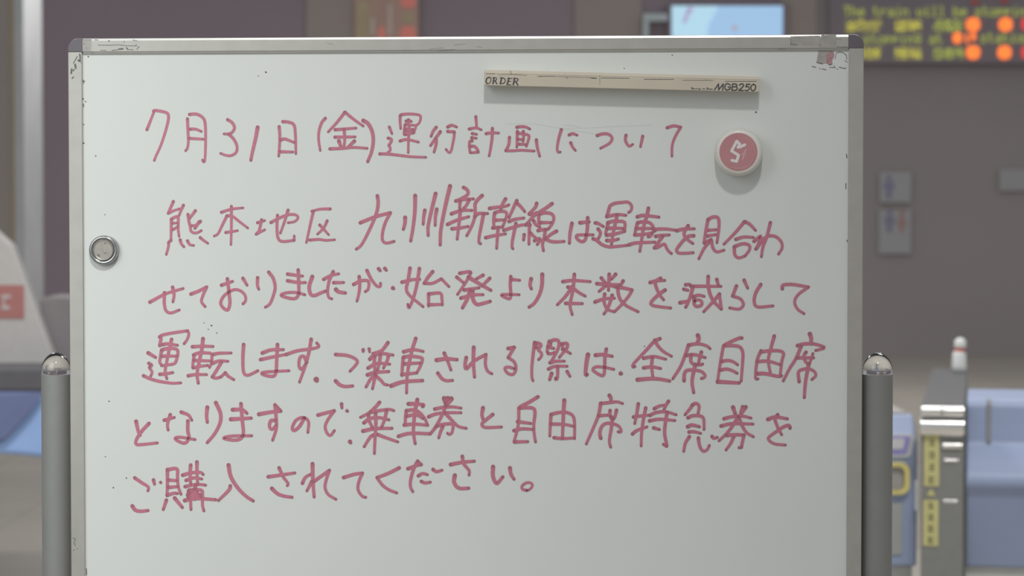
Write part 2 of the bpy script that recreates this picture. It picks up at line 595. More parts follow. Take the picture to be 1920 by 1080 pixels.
ink.text(*E, 6.0, "228,130 235,200 215,300 150,450 85,570 38,610; 75,372 210,318 !345,282 300,370 275,460 275,530 310,555 378,540;"
         "6.6|478,325 475,380 462,430; 6.6|568,128 565,270 548,420 528,535; 655,260 645,320 640,385; 6.5|752,110 720,240 685,400 685,485;"
         "762,250 750,320 748,395; 6.8|882,42 840,220 800,430 793,570")
ink.text(*Z3, 6.0, "325,95 380,130 395,190 350,235 205,305; 205,305 300,285 480,272; 270,310 265,420; 410,290 370,370 320,430;"
         "135,505 230,470 330,450 455,452; 275,450 260,600 225,900; 75,670 220,605 405,550; 145,738 270,725 395,702;"
         "615,220 550,280 505,350 505,430 500,550 450,700 375,845; 500,545 560,500 700,500; 635,510 610,640 570,850 565,950 590,970")
ink.text(*Z4, 5.9, "70,275 200,255 330,240 395,215; 340,115 290,200 260,300; 155,360 140,470 145,600; 160,350 240,325 340,335 360,390 330,490 290,590;"
         "165,475 320,470; 125,605 230,595 290,590; 215,600 205,720 190,950; 5,770 150,735 340,705; 530,145 490,230 400,430;"
         "535,190 600,250 665,330; 400,495 500,460 650,438; 310,645 450,600 620,555 690,560; 515,530 490,650 455,830 450,930 465,955;"
         "865,190 840,260 735,365; 740,370 800,375 870,345; 1125,195 1020,270 890,350 790,430 700,535; 690,545 760,555;"
         "745,540 740,700 735,880; 655,720 645,810; 760,690 820,750 870,790; 815,485 850,550 900,580; 905,360 900,500 920,610;"
         "910,370 1010,350 1110,365 1155,430 1130,530 1060,625; 930,515 1110,515; 890,650 960,635 1060,625;"
         "1010,640 995,760 965,880 980,990; 830,820 890,785 930,800 875,885; 1200,660 1110,710 1020,785; 1010,790 1100,830 1200,840 1330,832")
ink.text(*FF, 6.2, "135,245 120,320 115,400; 198,240 270,232; 258,202 255,290 240,370 210,388 175,365 172,340 220,335 300,335")
ink.text(*Z5, 6.0, "60,460 110,470 205,525; 110,570 150,630 140,690 110,745; 20,745 80,770 180,850 300,890 420,885 620,865;"
         "270,340 300,230 330,150 420,105 550,90 640,85 700,130 715,190 690,250 660,270; 265,345 450,310 610,322; 450,320 425,440 380,640 350,850;"
         "285,470 270,550 245,640 260,680; 285,455 380,430 560,435 595,490 580,610; 270,560 400,550 560,560; 260,680 400,660 590,610;"
         "265,775 370,775 475,750; 815,350 900,325 1000,330 1205,355; 1015,195 985,330 930,520 900,720 860,970; 820,460 790,560 770,670;"
         "825,455 920,440 1040,460 1110,550 1090,640 1050,700 1010,710; 800,560 1090,560; 770,675 900,670 1080,640;"
         "660,855 760,825 880,815 1130,805; 1130,600 1160,575 1330,570 1500,590; 1145,700 1250,685 1390,675;"
         "1270,700 1180,830 !1120,910 1180,900 1300,840 1340,910 1380,970 1430,1010; 1525,600 1650,570 1840,565;"
         "1730,510 1670,600 1660,680 1720,760 1815,830; 1830,690 1740,700 1650,770 1560,880 1520,950 1560,1000 1680,1005 1820,995")
ink.text(*FF, 5.8, "1200,215 1180,320 1168,400; 1200,215 1240,195 1280,205 1285,280 1270,395; 1195,300 1265,295; 1190,345 1265,333;"
         "1175,395 1225,370; 1210,390 1170,440 1128,522; 1225,375 1240,440 1270,468 1325,455;"
         "1485,232 1420,310 1325,408; 1490,232 1530,255 1572,300; 1418,370 1480,352 1555,355; 1405,430 1410,490 1440,515 1490,500;"
         "1410,425 1470,405 1520,415 1525,450 1490,500; 1688,240 1660,350 1630,430 1618,505; 1560,385 1612,345 1600,390 1575,445;"
         "1575,445 1650,355 1720,345 1770,385 1780,435 1752,485")
ink.done('handwritten_line', M['ink'], wbd, 'second handwritten line in red marker')

H = (260, 480, 4.8); J = (640, 480, 4.8); LL = (1020, 490, 3.692); Z6 = (1100, 500, 7.11)
ink = Ink()
ink.text(*H, 5.8, "100,415 230,345 310,318 400,292; 232,330 230,420 245,490 290,512 365,485; 305,280 318,350 308,412;"
         "470,342 540,315 !612,278 580,350 565,410 598,455; 745,262 845,228;"
         "798,205 815,350 820,430 800,485 760,465 738,420 770,355 850,305 910,310 955,350 962,400 938,430; 938,200 975,262;"
         "1070,195 1068,260 1080,298; 1170,145 1210,200 1228,280 1210,360 1180,430 1140,460; 1340,162 1475,180;"
         "1340,222 1440,238 1500,238; 1435,125 1440,250 1438,340 1410,380 1350,378 1280,352 1330,330 1420,328 1495,348;"
         "6.5|1562,185 1535,270 1545,340 1580,355 1630,335 1680,315; 1665,210 1730,175 1800,160; 1750,140 1715,220 1700,310 1710,370 1738,385;"
         "1755,240 1845,238; 7|1775,300 1800,322 1860,332")
ink.text(*J, 5.8, "110,255 170,225 230,220 248,245 240,300 215,320; 160,185 165,270 155,350 140,405; 230,130 270,210 320,270 350,272 352,245;"
         "6.2|335,115 350,132; 6.2|392,112 405,128; 7|464,288 470,292; 618,108 600,220 585,300 620,360 735,455; 545,235 640,212 705,210;"
         "702,112 680,250 650,370 610,465 598,435; 822,140 780,190 !745,245 820,245 !900,205 968,275; 785,340 785,450;"
         "790,340 890,335 905,390 908,440; 785,438 908,435; 1065,155 1150,140 !1165,150 1120,235 1045,345; 1038,190 1100,240;"
         "6.8|1145,190 1210,230 1345,308; 1275,172 1215,205; 1335,200 1265,270; 1105,305 1240,285; 1075,378 1180,350 1275,347;"
         "7|1160,310 1130,390 1090,465; 7|1180,310 1185,390 1220,435 1280,425 1340,408; 1525,185 1520,260 1525,350 1510,385 1440,352 1490,345 1600,348;"
         "1530,210 1605,218; 6.5|1708,205 1698,260 1710,295; 6.8|1808,165 1805,260 1785,340 1740,420 1690,460")
ink.text(*LL, 6.0, "130,140 200,132 320,140; 210,90 200,200 180,300 195,368; 195,175 150,240 92,300; 165,178 200,185 240,215 285,240; 150,290 265,292")
ink.text(*Z6, 6.0, "195,150 250,215; 300,100 295,210 290,315; 385,100 330,165; 135,225 280,235 430,240; 260,245 165,330; 300,240 390,275;"
         "8|260,235 310,235; 240,365 230,460 260,545 300,580 370,600; 110,470 230,430 370,420; 340,380 310,480 270,570 230,630; 485,190 445,260;"
         "415,270 420,350 450,440 530,520 685,600; 420,275 500,285 !605,310 560,390 470,500 370,600; 845,210 930,188 1040,182;"
         "985,155 915,200 930,280 970,370 1025,440; 1045,310 960,370 860,470 870,510 950,530 1120,550; 1320,240 1375,235; 1295,300 1350,315;"
         "6.5|1245,480 1350,460; 1390,260 1500,260 1790,262; 6.5|1415,270 1390,370 1350,480 1320,540; 1620,130 1620,250 1650,380 1700,470 !1795,565 1770,370;"
         "1735,170 1755,250; 1770,365 1690,460 1560,600; 1420,400 1490,380 1565,395; 1430,420 1435,500 1470,530 1530,510 1530,460 1480,440 1440,460")
ink.text(*LL, 5.9, "1332,170 !1305,240 1360,260 1380,300 1350,330 1285,322; 1385,130 1410,185; 1500,160 1465,220 1455,280 1480,315 1585,308;"
         "1650,190 1655,165 1720,160 !1830,178 1760,230 1735,280 1755,330 1800,362")
ink.done('handwritten_line', M['ink'], wbd, 'third handwritten line in red marker')

Z7 = (255, 610, 9.0); MB_ = (250, 610, 4.8); N = (610, 610, 4.8); Z8 = (670, 620, 9.0); P = (980, 620, 9.6); Q = (1170, 615, 8.31); RR = (1370, 615, 7.715)
ink = Ink()
ink.text(*Z7, 5.7, "6.5|205,465 330,540; 215,640 265,670 !225,710 270,790 250,850; 125,850 250,905 400,945 600,975 755,970;"
         "400,340 420,210 !395,195 440,165 600,130 !870,90 890,150 860,240 810,310; 450,325 530,310 700,335; 600,235 560,400 520,600 490,780 520,900;"
         "430,420 410,540 400,620 440,680; 440,410 560,385 680,400 705,450 690,550 650,640 540,665 430,680; 430,520 560,515 690,520;"
         "400,825 500,815 620,795; 950,360 1120,350 1300,355; 6.5|1130,225 1110,400 1060,640 1030,820 1050,975; 985,490 965,600 955,715;"
         "970,500 1060,465 1200,465 1270,480 1280,560 1270,640 1240,710; 980,590 1270,600; 965,715 1080,690 1210,675; 880,850 1000,830 1190,830;"
         "1300,490 1400,470 1605,465; 1290,640 1400,600 1550,605; 1440,620 1370,740 !1285,870 1350,890 !1430,870 1505,800; 1505,800 1560,860 1650,915")
ink.text(*MB_, 6.0, "992,172 985,300 992,420 1030,448 1120,408; 1160,248 1240,220 1350,218; 1145,308 1250,285 1380,260;"
         "1297,172 1290,300 1285,410 1265,455 1210,455 1155,435 1190,420 1400,408; 1375,262 1480,228 1610,210 1670,190 1650,158;"
         "1600,125 1580,240 1545,370 1495,510; 1560,330 1535,280 1500,290 1490,360 1510,395 1550,350; 9.5|1646,488 1650,496")
ink.text(*N, 6.0, "92,262 190,270 260,295 288,325 270,360 222,412; 6.5|92,500 130,535 180,550 245,545; 6|340,220 340,234; 5.5|394,212 398,238")
ink.text(*Z8, 6.0, "515,200 450,290 400,340 260,385; 210,480 270,420 420,385 600,410; 290,430 285,560 300,700; 390,400 370,540 340,660;"
         "525,400 505,500 440,630; 180,630 290,565 400,550 545,565; 6.5|170,745 300,705 530,688; 300,740 280,860 255,980; 300,740 220,820 145,950;"
         "310,760 400,840 450,900 510,915; 780,355 920,320 1030,330 1110,350; 985,130 930,300 900,420 860,620 835,830 830,1050;"
         "775,450 760,600 750,755; 780,445 900,430 1080,455 1095,500 1060,600 1000,715; 790,560 930,550 1060,545; 750,740 1000,710;"
         "7|570,930 700,880 830,855 1100,840")
ink.text(*N, 6.2, "6.8|1000,312 1090,300 1185,308; 1070,250 1100,320 1130,402; 1012,430 1050,480 1090,498 1145,495;"
         "1268,290 1258,350 1270,390 1340,320 !1445,262 1440,350 1460,410 1498,435; 6.6|1335,198 1332,330 1342,465;"
         "1645,208 !1700,197 !1645,290 1700,330 1715,390 1690,440 1640,430 1615,385 1650,375 1700,390")
ink.text(*P, 5.8, "215,210 190,400 165,650 165,830 185,900; 215,215 300,230 330,265 280,340 335,400 335,460 285,520; 8|225,235 240,300;"
         "480,190 450,290 440,380; 490,200 560,165 640,180 650,280 580,440 490,580; 460,290 560,320; 460,410 520,415 570,390; 500,230 500,300;"
         "700,240 720,300 710,340; 720,235 800,230 800,300 740,380 660,480; 740,340 860,410; 490,575 600,550 750,548; 465,690 580,640 800,640;"
         "630,650 625,850 590,880 590,850; 6.5|520,770 485,880; 800,735 850,820; 7.4|1175,430 1145,600 1130,790 1160,790; 6.5|1310,440 1450,430 1610,460;"
         "1505,330 1480,470 1475,650 1460,790 1400,800 1265,710 1320,650 1480,660 1640,695; 7.4|1766,770 1774,773")
ink.text(*Q, 6.0, "560,165 470,210 360,330 200,500 140,570 135,610 170,600; 480,190 530,280 620,370 740,440; 305,470 470,445 650,485;"
         "440,460 430,600 450,770; 305,620 430,605 570,630; 7|210,805 400,790 550,795 710,825; 7.4|1150,115 1165,170 1140,235;"
         "1010,265 1150,245 1280,275 1340,320; 1005,265 960,400 880,600 760,790; 970,425 1100,415 1265,460; 1045,420 1040,510 1080,560 1180,575 1225,560;"
         "1205,375 1170,500 1160,560; 6.5|1110,570 1080,700 1060,850 1085,1005; 935,820 940,720 980,660 1100,655 1210,680 1265,740 1240,775 1205,785;"
         "1834,156 1790,160 1640,225 1560,270 1545,300 1500,550 1455,850; 1570,275 1720,275 1810,300 1850,380 1850,500 1825,825;"
         "1520,520 1620,505 1700,525 1770,572; 1500,655 1600,640 1690,665 1762,705; 7|1460,835 1600,845 1795,855")
ink.text(*RR, 5.9, "630,115 580,300 545,470 575,660; 440,330 390,440 365,600 360,730 395,735; 440,345 560,330 700,330 765,370 740,480 715,690;"
         "380,485 540,480 720,530; 6.5|390,660 500,660 690,700 735,690; 7.2|1145,85 1165,150 1160,230; 965,255 1060,230 1200,230 1330,265 1350,290 1230,325;"
         "1020,260 950,430 850,590 760,765; 960,430 1200,430; 1090,350 1060,400 1080,480 1130,520 1160,460 1190,370; 6.5|1130,520 1110,620 1080,800 1065,1005;"
         "990,775 980,640 1040,600 1130,590 1210,630 1230,690 1175,745")
ink.done('handwritten_line', M['ink'], wbd, 'fourth handwritten line in red marker')

S = (230, 730, 4.465); T9 = (665, 740, 8.727); UU = (630, 730, 4.465); V = (1040, 730, 4.174); W = (1080, 730, 8.31); X = (1260, 740, 8.0)
ink = Ink()
ink.text(*S, 6.0, "6.6|112,268 130,350 145,385; 220,285 160,350 115,420 115,460 180,460 290,448; 348,258 432,235; 398,212 375,290 380,340;"
         "490,190 550,215 578,258; 545,265 545,350 555,400 530,445 490,445 438,412 480,400 605,420; 6.6|708,150 702,220 708,275;"
         "6.6|780,112 818,200 815,280 770,370 708,445; 6.6|920,170 1000,170 1040,200; 6.8|905,250 1075,240;"
         "990,120 1000,250 1010,360 990,410 930,425 845,408 920,390 1080,388; 6.6|1140,208 1240,190 1325,182; 1275,130 1285,250 1285,330 1255,425;"
         "1280,260 1240,262 1228,310 1250,335 1285,300; 1278,135 1322,175; 7|1285,150 1290,178;"
         "1520,240 1480,310 1435,345 1420,320 1450,260 1510,235 1555,270 1550,360; 1635,215 !1772,178 1720,250 1695,310 1710,365 1740,385 1772,345;"
         "1832,122 1835,155; 6|1878,180 1883,183; 7.2|1903,438 1908,446")
ink.text(*T9, 6.0, "405,125 330,210 220,305 95,370; 260,285 400,260 560,240 640,260; 150,460 250,390 400,375 560,410; 225,330 240,430 290,540;"
         "340,300 345,480 330,750 322,960; 520,260 490,400 440,530; 6.5|135,595 330,555 610,550; 310,660 250,700 155,850; 370,650 500,700 705,772;"
         "6.8|880,150 1000,150 1130,165 1110,195; 6.5|1025,80 990,250 970,420 960,620 990,800; 845,260 830,380 825,490;"
         "850,260 980,250 1080,310 1150,400 1190,495; 850,350 1000,330 1120,390; 810,495 980,480 1195,500; 715,680 850,640 1000,630 !1235,640 1330,530;"
         "8|1465,60 1490,150; 8|1580,65 1500,170; 8|1525,60 1490,120; 1310,235 1430,210 1600,200 1740,220; 1210,360 1330,315 1500,295 1740,295;"
         "1480,190 1450,290 1350,480 1240,640; 1480,300 1600,430 1700,520 1825,550; 1350,510 1420,490 1560,475 1610,500 1590,620 1545,650 1520,630;"
         "1440,520 1400,620 1375,705")
ink.text(*UU, 6.0, "6.6|1230,155 1222,215 1235,260; 1312,210 1250,260 1222,290 1250,318 1385,315; 1690,62 1620,105 1535,150 1530,180 1525,300 1490,440;"
         "1540,155 1640,155 1665,190 1655,300 1660,380 1670,440; 1520,270 1630,285; 1490,345 1560,330 1650,335; 1495,440 1605,437")
ink.text(*V, 5.9, "6.6|75,85 68,200 60,380; -29,200 -35,280 -38,365; -29,196 30,182 90,180 140,205 155,260 155,385; -29,271 80,275 150,290; -5,378 60,385 155,380")
ink.text(*W, 5.9, "6.8|520,95 545,140 540,190; 380,220 530,205 640,195 725,220; 385,215 350,400 270,600 160,850; 355,410 510,400; 530,330 530,400 570,460;"
         "630,325 600,440 560,470; 7|545,430 580,450; 565,470 550,600 520,800 540,900; 385,760 370,680 400,580 470,530 570,535 660,570 700,630 695,665 655,660;"
         "970,225 945,380 915,530; 895,430 1000,415 1150,400; 1085,290 1045,500 1020,700 1015,880; 880,695 950,640 1105,585; 1220,300 1300,260 1390,245;"
         "1440,185 1400,250 1370,320; 1150,405 1250,360 1400,350 1560,395; 1145,490 1300,465 1540,485; 1420,360 1395,500 1380,680 1410,850 !1410,885 1360,855;"
         "1210,600 1300,625")
ink.text(*X, 5.9, "310,150 270,210 195,300; 310,150 360,130 405,170 390,290; 240,345 310,315 430,320 475,370 480,520; 6.5|235,480 300,455 410,480;"
         "255,560 330,555 430,580; 260,630 200,730 175,850; 395,650 410,750 440,820 480,850 530,820 560,760; 600,625 625,655 680,640;"
         "7|915,190 950,290; 1060,180 1030,270; 6.8|1105,185 1020,310; 780,360 900,330 1050,320 1185,350; 735,470 900,435 1215,440;"
         "990,330 920,450 830,570 705,690; 1000,340 1060,480 1120,570 1220,630; 820,610 950,600 !1080,605 1060,690 !1040,790 1005,795;"
         "930,620 880,730 810,830; 6.5|1440,370 1550,335 1730,362; 1585,300 1545,360 1570,450 1600,520 1645,600;"
         "1770,500 1755,460 1680,480 1600,530 1500,600 1445,650 1470,700 1550,740 1700,755")
ink.done('handwritten_line', M['ink'], wbd, 'fifth handwritten line in red marker')

Y6 = (235, 855, 7.68); ZZ = (490, 850, 6.62); AA = (750, 840, 7.11)
ink = Ink()
ink.text(*Y6, 6.0, "135,315 230,380 330,445 325,500; 6.6|100,720 140,775 210,795 325,785; 405,345 420,405; 5.5|508,380 513,385;"
         "605,200 605,380 600,570; 605,195 740,185 750,300 760,430 800,550; 620,345 745,355; 620,450 755,440; 600,565 700,535 750,540;"
         "590,635 545,770; 6.5|710,605 820,740; 825,275 950,240 1080,235 1120,265; 940,130 930,260 940,400; 1030,85 1030,230 1040,400;"
         "875,350 980,315 1100,330; 860,440 980,415 1080,410 1155,420; 1010,420 1010,500; 910,500 900,570; 920,490 1090,490 1110,560 1110,700 1130,790;"
         "960,500 940,650 945,770; 9|910,560 1070,560; 8|930,520 1030,510; 8|1000,480 1000,620; 6.5|855,640 1000,610 1300,628; 7|910,600 1090,590;"
         "6.8|1485,130 1520,300 1620,460 1740,580 1840,645; 1510,430 1490,490 1340,640")
ink.text(*ZZ, 6.0, "85,290 240,268 415,242; 220,180 270,290 330,370 322,400; 6.6|130,435 200,500 280,530 380,545; 510,370 545,300 610,260;"
         "6.6|635,130 640,350 655,540; 625,350 565,465; 650,350 !845,210 810,310 790,420 830,510 925,570;"
         "1020,300 1150,260 !1255,245 1210,350 1200,450 1250,530 1295,545; 1710,180 1570,250 !1435,300 1500,390 1580,450 1680,490")
ink.text(*AA, 6.0, "105,275 200,240 280,220; 280,220 235,175; 235,175 180,280 140,430 140,520 170,580; 245,370 300,340 365,355;"
         "285,445 330,465 405,455; 440,285 485,315 560,295; 6.5|675,220 830,190 990,175; 830,110 850,210 920,300 920,360;"
         "7|730,365 720,450 760,520 820,540 915,535; 7|1240,250 1240,380 1290,470 1370,385; 6.5|1465,265 1480,350 1520,415;"
         "5|1690,565 1635,550 1625,510 1680,465 1740,465 1765,500 1730,550 1690,565")
ink.done('handwritten_line', M['ink'], wbd, 'sixth and last handwritten line in red marker')

# faint wiped-out writing, specks, grime on the frame, tape
g = Ink()
g.text(930, 180, 4.8, 0.9, "90,255 330,250 480,275 620,290 900,285 1030,275 1035,320; 560,292 760,320 900,345; 1040,275 1400,262; 610,262 700,266 760,285", taper=0.0, off=0.00006)
g.done('erased_writing', M['ghost'], wbd, 'faint grey trace of wiped-out writing')
sp = Ink()
for x, y, w in ((165, 106, 2.0), (498, 135, 2.4), (484, 142, 1.2), (160, 190, 1.6), (179, 292, 1.6), (156.5, 268, 1.8), (158, 152, 1.4), (396, 610, 2.2), (390, 617, 1.3),
                (406, 624, 1.4), (382, 605, 1.2), (204, 752, 1.6), (212, 914, 1.8), (196, 402, 1.2), (1260, 103, 1.5), (1417, 210, 2.4), (236.5, 896, 1.8),
                (1170, 128, 1.2), (1208, 649, 1.4), (155.5, 185, 1.8), (156.5, 233, 1.3), (197, 856, 1.3)):
    sp.text(0, 0, 1, w, "%f,%f %f,%f" % (x, y, x + 0.9, y + 0.6), taper=0, off=0.0002)
sp.text(0, 0, 1, 1.2, "1587,289 1588,296; 1586,344 1586,354; 1588,450 1588.5,453; 162,1066 162.5,1078; 156,150 157,156; 156.4,195 157,200", taper=0, off=0.0002)
sp.done('ink_specks', M['speck'], wbd)
gr = Ink()
ro = FW + 0.0001
gr.text(120, 50, 10.8, 1.0, "350,262 450,262 560,266; 0.8|620,265 690,268; 690,372 900,376 1080,370; 1090,365 1260,385 1460,388; 2.6|1115,455 1190,448;"
        "0.9|740,480 860,482; 1.2|970,480 1060,472 1110,455; 2.0|1262,425 1290,460; 1.0|1290,460 1400,470; 1.4|1440,388 1470,378; 1.0|1520,405 1490,430 1475,460; 2.0|905,286 915,288; 0.9|1390,268 1480,285;"
        "0.8|1220,290 1215,320; 0.8|450,410 460,460; 0.8|400,330 405,360; 1.0|560,522 575,524", off=ro, taper=0)
gr.done('scuff_marks', M['grime'], top)
gr = Ink()
gr.text(120, 50, 10.8, 1.6, "2.6|318,560 328,640 315,700; 1.6|270,600 190,740; 3.2|225,765 237,840; 2.6|200,870 190,890; 2.8|155,860 145,945; 2.2|190,1020 165,1045; 3.6|290,680 325,695; 1.4|345,735 352,740", off=ro, taper=0)
gr.done('scuff_marks', M['grime'], left)
gr = Ink()
gr.text(60, 900, 6.0, 1.2, "460,655 490,665 475,700 485,740; 0.9|465,795 480,785; 1.2|508,770 514,774", off=ro, taper=0)
gr.done('scuff_marks', M['grime'], left)
gr = Ink()
gr.text(560, 0, 1.92, 0.45, "100,155 125,160; 470,177 520,172; 560,162 600,158; 500,180 560,178; 640,167 660,171", off=ro, taper=0)
gr.done('scuff_marks', M['grime'], top)
gr = Ink()
gr.text(1460, 40, 9.0, 0.9, "205,300 205,400; 210,385 330,395; 740,225 770,235; 985,290 995,305; 1030,300 1040,308; 700,370 700,430; 980,430 1170,435; 0,455 100,458", off=ro, taper=0)
gr.done('scuff_marks', M['grime'], top)
# strips of old tape lying on the frame and sheet
def film(pts, off, m, name, label):
    bm = bmesh.new()
    prism(bm, pts, lambda p, k: b(p[0], p[1], off + (0.0, 0.00008)[k]))
    q = obj(name, bm, M[m], wbd)
    q['label'] = label
    return q


film([(153.5, 74), (171, 74.5), (171, 96), (153.5, 97)], FW, 'tape', 'tape_strip', 'yellowed scrap of tape on the top left of the frame')
film([(1482, 68), (1538, 66.5), (1538, 85), (1482, 86.5)], FW, 'tape', 'tape_strip', 'grey scrap of tape on the top right of the frame')
film([(1539, 66), (1568, 65), (1568, 87), (1538, 88)], FW + 0.0001, 'tape', 'tape_strip', 'dirty tape over the top right of the frame')
film([(1535, 93), (1562, 92), (1560, 120), (1543, 119), (1531, 116.5)], 0.0001, 'tape', 'tape_strip', 'torn grey tape on the sheet under the top right frame')
film([(1549, 104), (1554, 98.5), (1563, 97), (1564, 105), (1560, 113), (1561, 121), (1550, 119)], 0.0003, 'tape_red', 'printed_scrap', 'faded red printed scrap in the top right corner')
gr = Ink()
gr.text(1460, 40, 9.0, 0.9, "1.2|640,690 690,705 745,718; 1.2|565,757 625,775; 1.4|845,730 890,725; 860,775 960,780; 0.8|970,550 1000,520 1080,525 1140,570; 1140,560 1150,640;"
        "0.8|960,560 955,630; 0.8|1120,660 1160,690; 1.0|1020,770 1120,795 1130,775; 685,795 705,798; 0.8|930,745 945,760; 0.8|985,800 1000,812", taper=0, off=0.0004)
gr.done('tape_residue', M['grime'], wbd)
gr = Ink()
gr.text(1460, 40, 9.0, 1.6, "735,800 795,815", taper=0, off=0.0004)
gr.done('red_smudge', M['tape_red'], wbd)


# ---------------------------------------------------------------- magnets on the board
def on_board(name, px, py):
    p = b(px, py)
    w = BU * p.x + Vector((0, 0, p.z))
    return empty(name, w, -YAW)


def rel(px, py, org, off):
    q = b(px, py, off)
    o_ = b(*org)
    return Vector((q.x - o_.x, -off, q.z - o_.z))


class LocalInk(Ink):
    def __init__(self, org):
        super().__init__()
        self.org = b(*org)

    def done(self, name, m, parent, label=None):
        for v in self.bm.verts:
            v.co = Vector((v.co.x - self.org.x, v.co.y, v.co.z - self.org.z))
        return super().done(name, m, parent, label)


# long beige bar
org = (1166, 150)
bar = on_board('magnetic_bar', *org)
tag(bar, 'long beige magnetic bar with printed lettering at the top right of the whiteboard', 'magnetic bar')
TH = 0.0165
tl, tr, br_, bl = (rel(*p, org, TH) for p in ((907.5, 130.5), (1424.5, 143.5), (1423.5, 173.0), (907.5, 160.5)))
bm = bmesh.new()
prof = [(0.02, 0.0002), (0.0, -TH + 0.0022), (0.09, -TH + 0.0008), (0.14, -TH + 0.0002), (0.20, -TH), (0.24, -TH + 0.0004), (0.28, -TH), (0.96, -TH), (1.0, -TH + 0.0008), (0.88, 0.0002)]
prism(bm, prof, lambda p, k: ((tl, tr)[k].lerp((bl, br_)[k], p[0])).xz.to_3d().xzy * 1 if False else Vector((((tl, tr)[k].lerp((bl, br_)[k], p[0])).x, p[1], ((tl, tr)[k].lerp((bl, br_)[k], p[0])).z)))
obj('bar_body', bm, M['beige'], bar)
t = LocalInk(org)
toff = TH + 0.00008
t.text(900, 120, 6.857, 1.9, "2.6|125,172 92,182 77,225 90,252; 1.7|90,252 120,250 140,215 140,182 125,172; 2.9|180,176 167,252; 1.7|165,176 205,177 213,195 200,212 175,214; 2.4|192,215 215,254;"
       "2.9|278,178 262,253; 1.8|260,178 305,182 325,210 310,245 255,254; 2.9|372,182 350,262; 1.5|355,182 412,188; 1.5|362,220 396,224; 1.5|342,264 398,268;"
       "2.9|444,184 428,264; 1.7|432,184 482,188 490,203 470,222 438,224; 2.4|457,225 486,268", off=toff, taper=0)
t.text(1170, 120, 6.857, 2.4, "1165,330 !1215,256 !1217,332 !1276,256 1270,336; 1366,268 1320,252 1296,295 1316,335 1360,322; 1362,322 !1368,296 1340,296; 1396,256 1386,336;"
       "1396,256 1440,259 1450,275 1440,290 1392,294; 1440,292 1458,312 1440,336 1386,336; 1485,272 1510,254 1540,270 1520,300 !1475,339 1532,340;"
       "1618,260 !1577,260 !1568,294 1600,291 1610,315 1590,343 1556,336; 1665,260 1637,282 1632,320 1655,346 1685,326 1692,282 1665,260", off=toff, taper=0)
t.text(1170, 120, 6.857, 1.4, "865,300 875,325 885,305 900,325 910,318; 925,318 940,318; 960,312 965,330 985,318; 1010,318 1040,322; 1070,305 1065,328; 1072,306 1085,318 1095,326 1110,322 1135,325", off=toff, taper=0)
t.done('lettering', M['print'], bar)
t = LocalInk(org)
t.text(900, 120, 6.857, 0.7, "80,128 190,128; 230,140 420,136 600,148; 1.1|740,155 970,157; 990,160 1380,172 1500,180; 1.0|1560,178 1920,184; 0.9|390,85 405,135; 0.9|780,160 790,165; 1.0|1110,175 1125,185; 0.9|1430,182 1500,185; 0.5|1540,140 1542,270", off=TH + 0.0001, taper=0)
t.text(1170, 120, 6.857, 0.7, "1.0|260,195 640,196; 750,208 1140,210; 0.9|1300,222 1700,222; 1.1|1050,200 1055,210", off=TH + 0.0001, taper=0)
t.done('scratches', M['grime'], bar)

# big round magnet
org = (1384.5, 286)
mg = on_board('round_magnet', *org)
tag(mg, 'large white round magnet with red face and white emblem, below the beige bar', 'magnet')
r0 = 43 * MM
obj('magnet_body', lathe(bmesh.new(), [(r0 * 1.04, 0), (r0 * 1.04, 0.003), (r0 * 1.0, 0.014), (r0 * 0.985, 0.0165), (r0 * 0.95, 0.0185), (r0 * 0.85, 0.0195), (r0 * 0.80, 0.0195)], (0, 0, 0), 'y', 64),
    M['white_plastic'], mg, smooth=True)
fc = rel(1384.5, 285, org, 0.0196)
obj('face_label', lathe(bmesh.new(), [(35 * MM, 0), (35 * MM, 0.0002)], (fc.x, -0.0195, fc.z), 'y', 64), M['red_label'], mg)
t = LocalInk(org)
t.text(1320, 220, 6.35, 5.2, "485,328 !430,352 !405,358 !425,318 !390,285 !328,400 !412,452 !388,525 332,512", off=0.0199, taper=0)
t.done('emblem', M['white_print'], mg)
t = LocalInk(org)
t.text(1320, 220, 6.35, 2.6, "502,385 480,420 455,450; 1.8|495,425 480,460 465,500; 1.5|470,455 455,515", off=0.0199, taper=0)
pts = ''
for k in range(26):
    a = math.radians(-62 + k * 7)
    if 8 < k < 13:
        continue
    rr = 190
    pts += "1.6|%f,%f %f,%f;" % (410 + rr * math.cos(a), 415 + rr * math.sin(a), 410 + (rr + 9) * math.cos(a + .02), 415 + (rr + 9) * math.sin(a + .02))
t.text(1320, 220, 6.35, 1.6, pts, off=0.0199, taper=0)
t.done('ring_lettering', M['pink_print'], mg)

# small metal magnet at the left
org = (196.5, 469)
mg = on_board('round_magnet', *org)
tag(mg, 'small round metal magnet near the left edge of the whiteboard', 'magnet')
r0 = 28 * MM
obj('rim', lathe(bmesh.new(), [(r0, 0), (r0, 0.0045), (r0 * 0.95, 0.0060), (r0 * 0.86, 0.0066), (r0 * 0.74, 0.0058), (r0 * 0.70, 0.0050)], (0, 0, 0), 'y', 64), M['chrome'], mg, smooth=True)
obj('centre_disc', lathe(bmesh.new(), [(r0 * 0.70, 0.0048), (r0 * 0.70, 0.0060), (r0 * 0.66, 0.0066), (r0 * 0.60, 0.0062), (r0 * 0.2, 0.0062)], (0, 0, 0), 'y', 64), M['warm_metal'], mg)
t = LocalInk(org)
t.text(140, 420, 9.82, 2.4, "430,570 450,590; 1.4|540,355 570,358; 1|540,535 575,537", off=0.0064, taper=0)
t.done('stain', M['grime'], mg)
# ---------------------------------------------------------------- concourse behind the board
GD = 6.0
GY = GD - DIST


def gx(px, d=GD):
    return at(px, 540, d).x


def gz(py, d=GD):
    return at(960, py, d).z


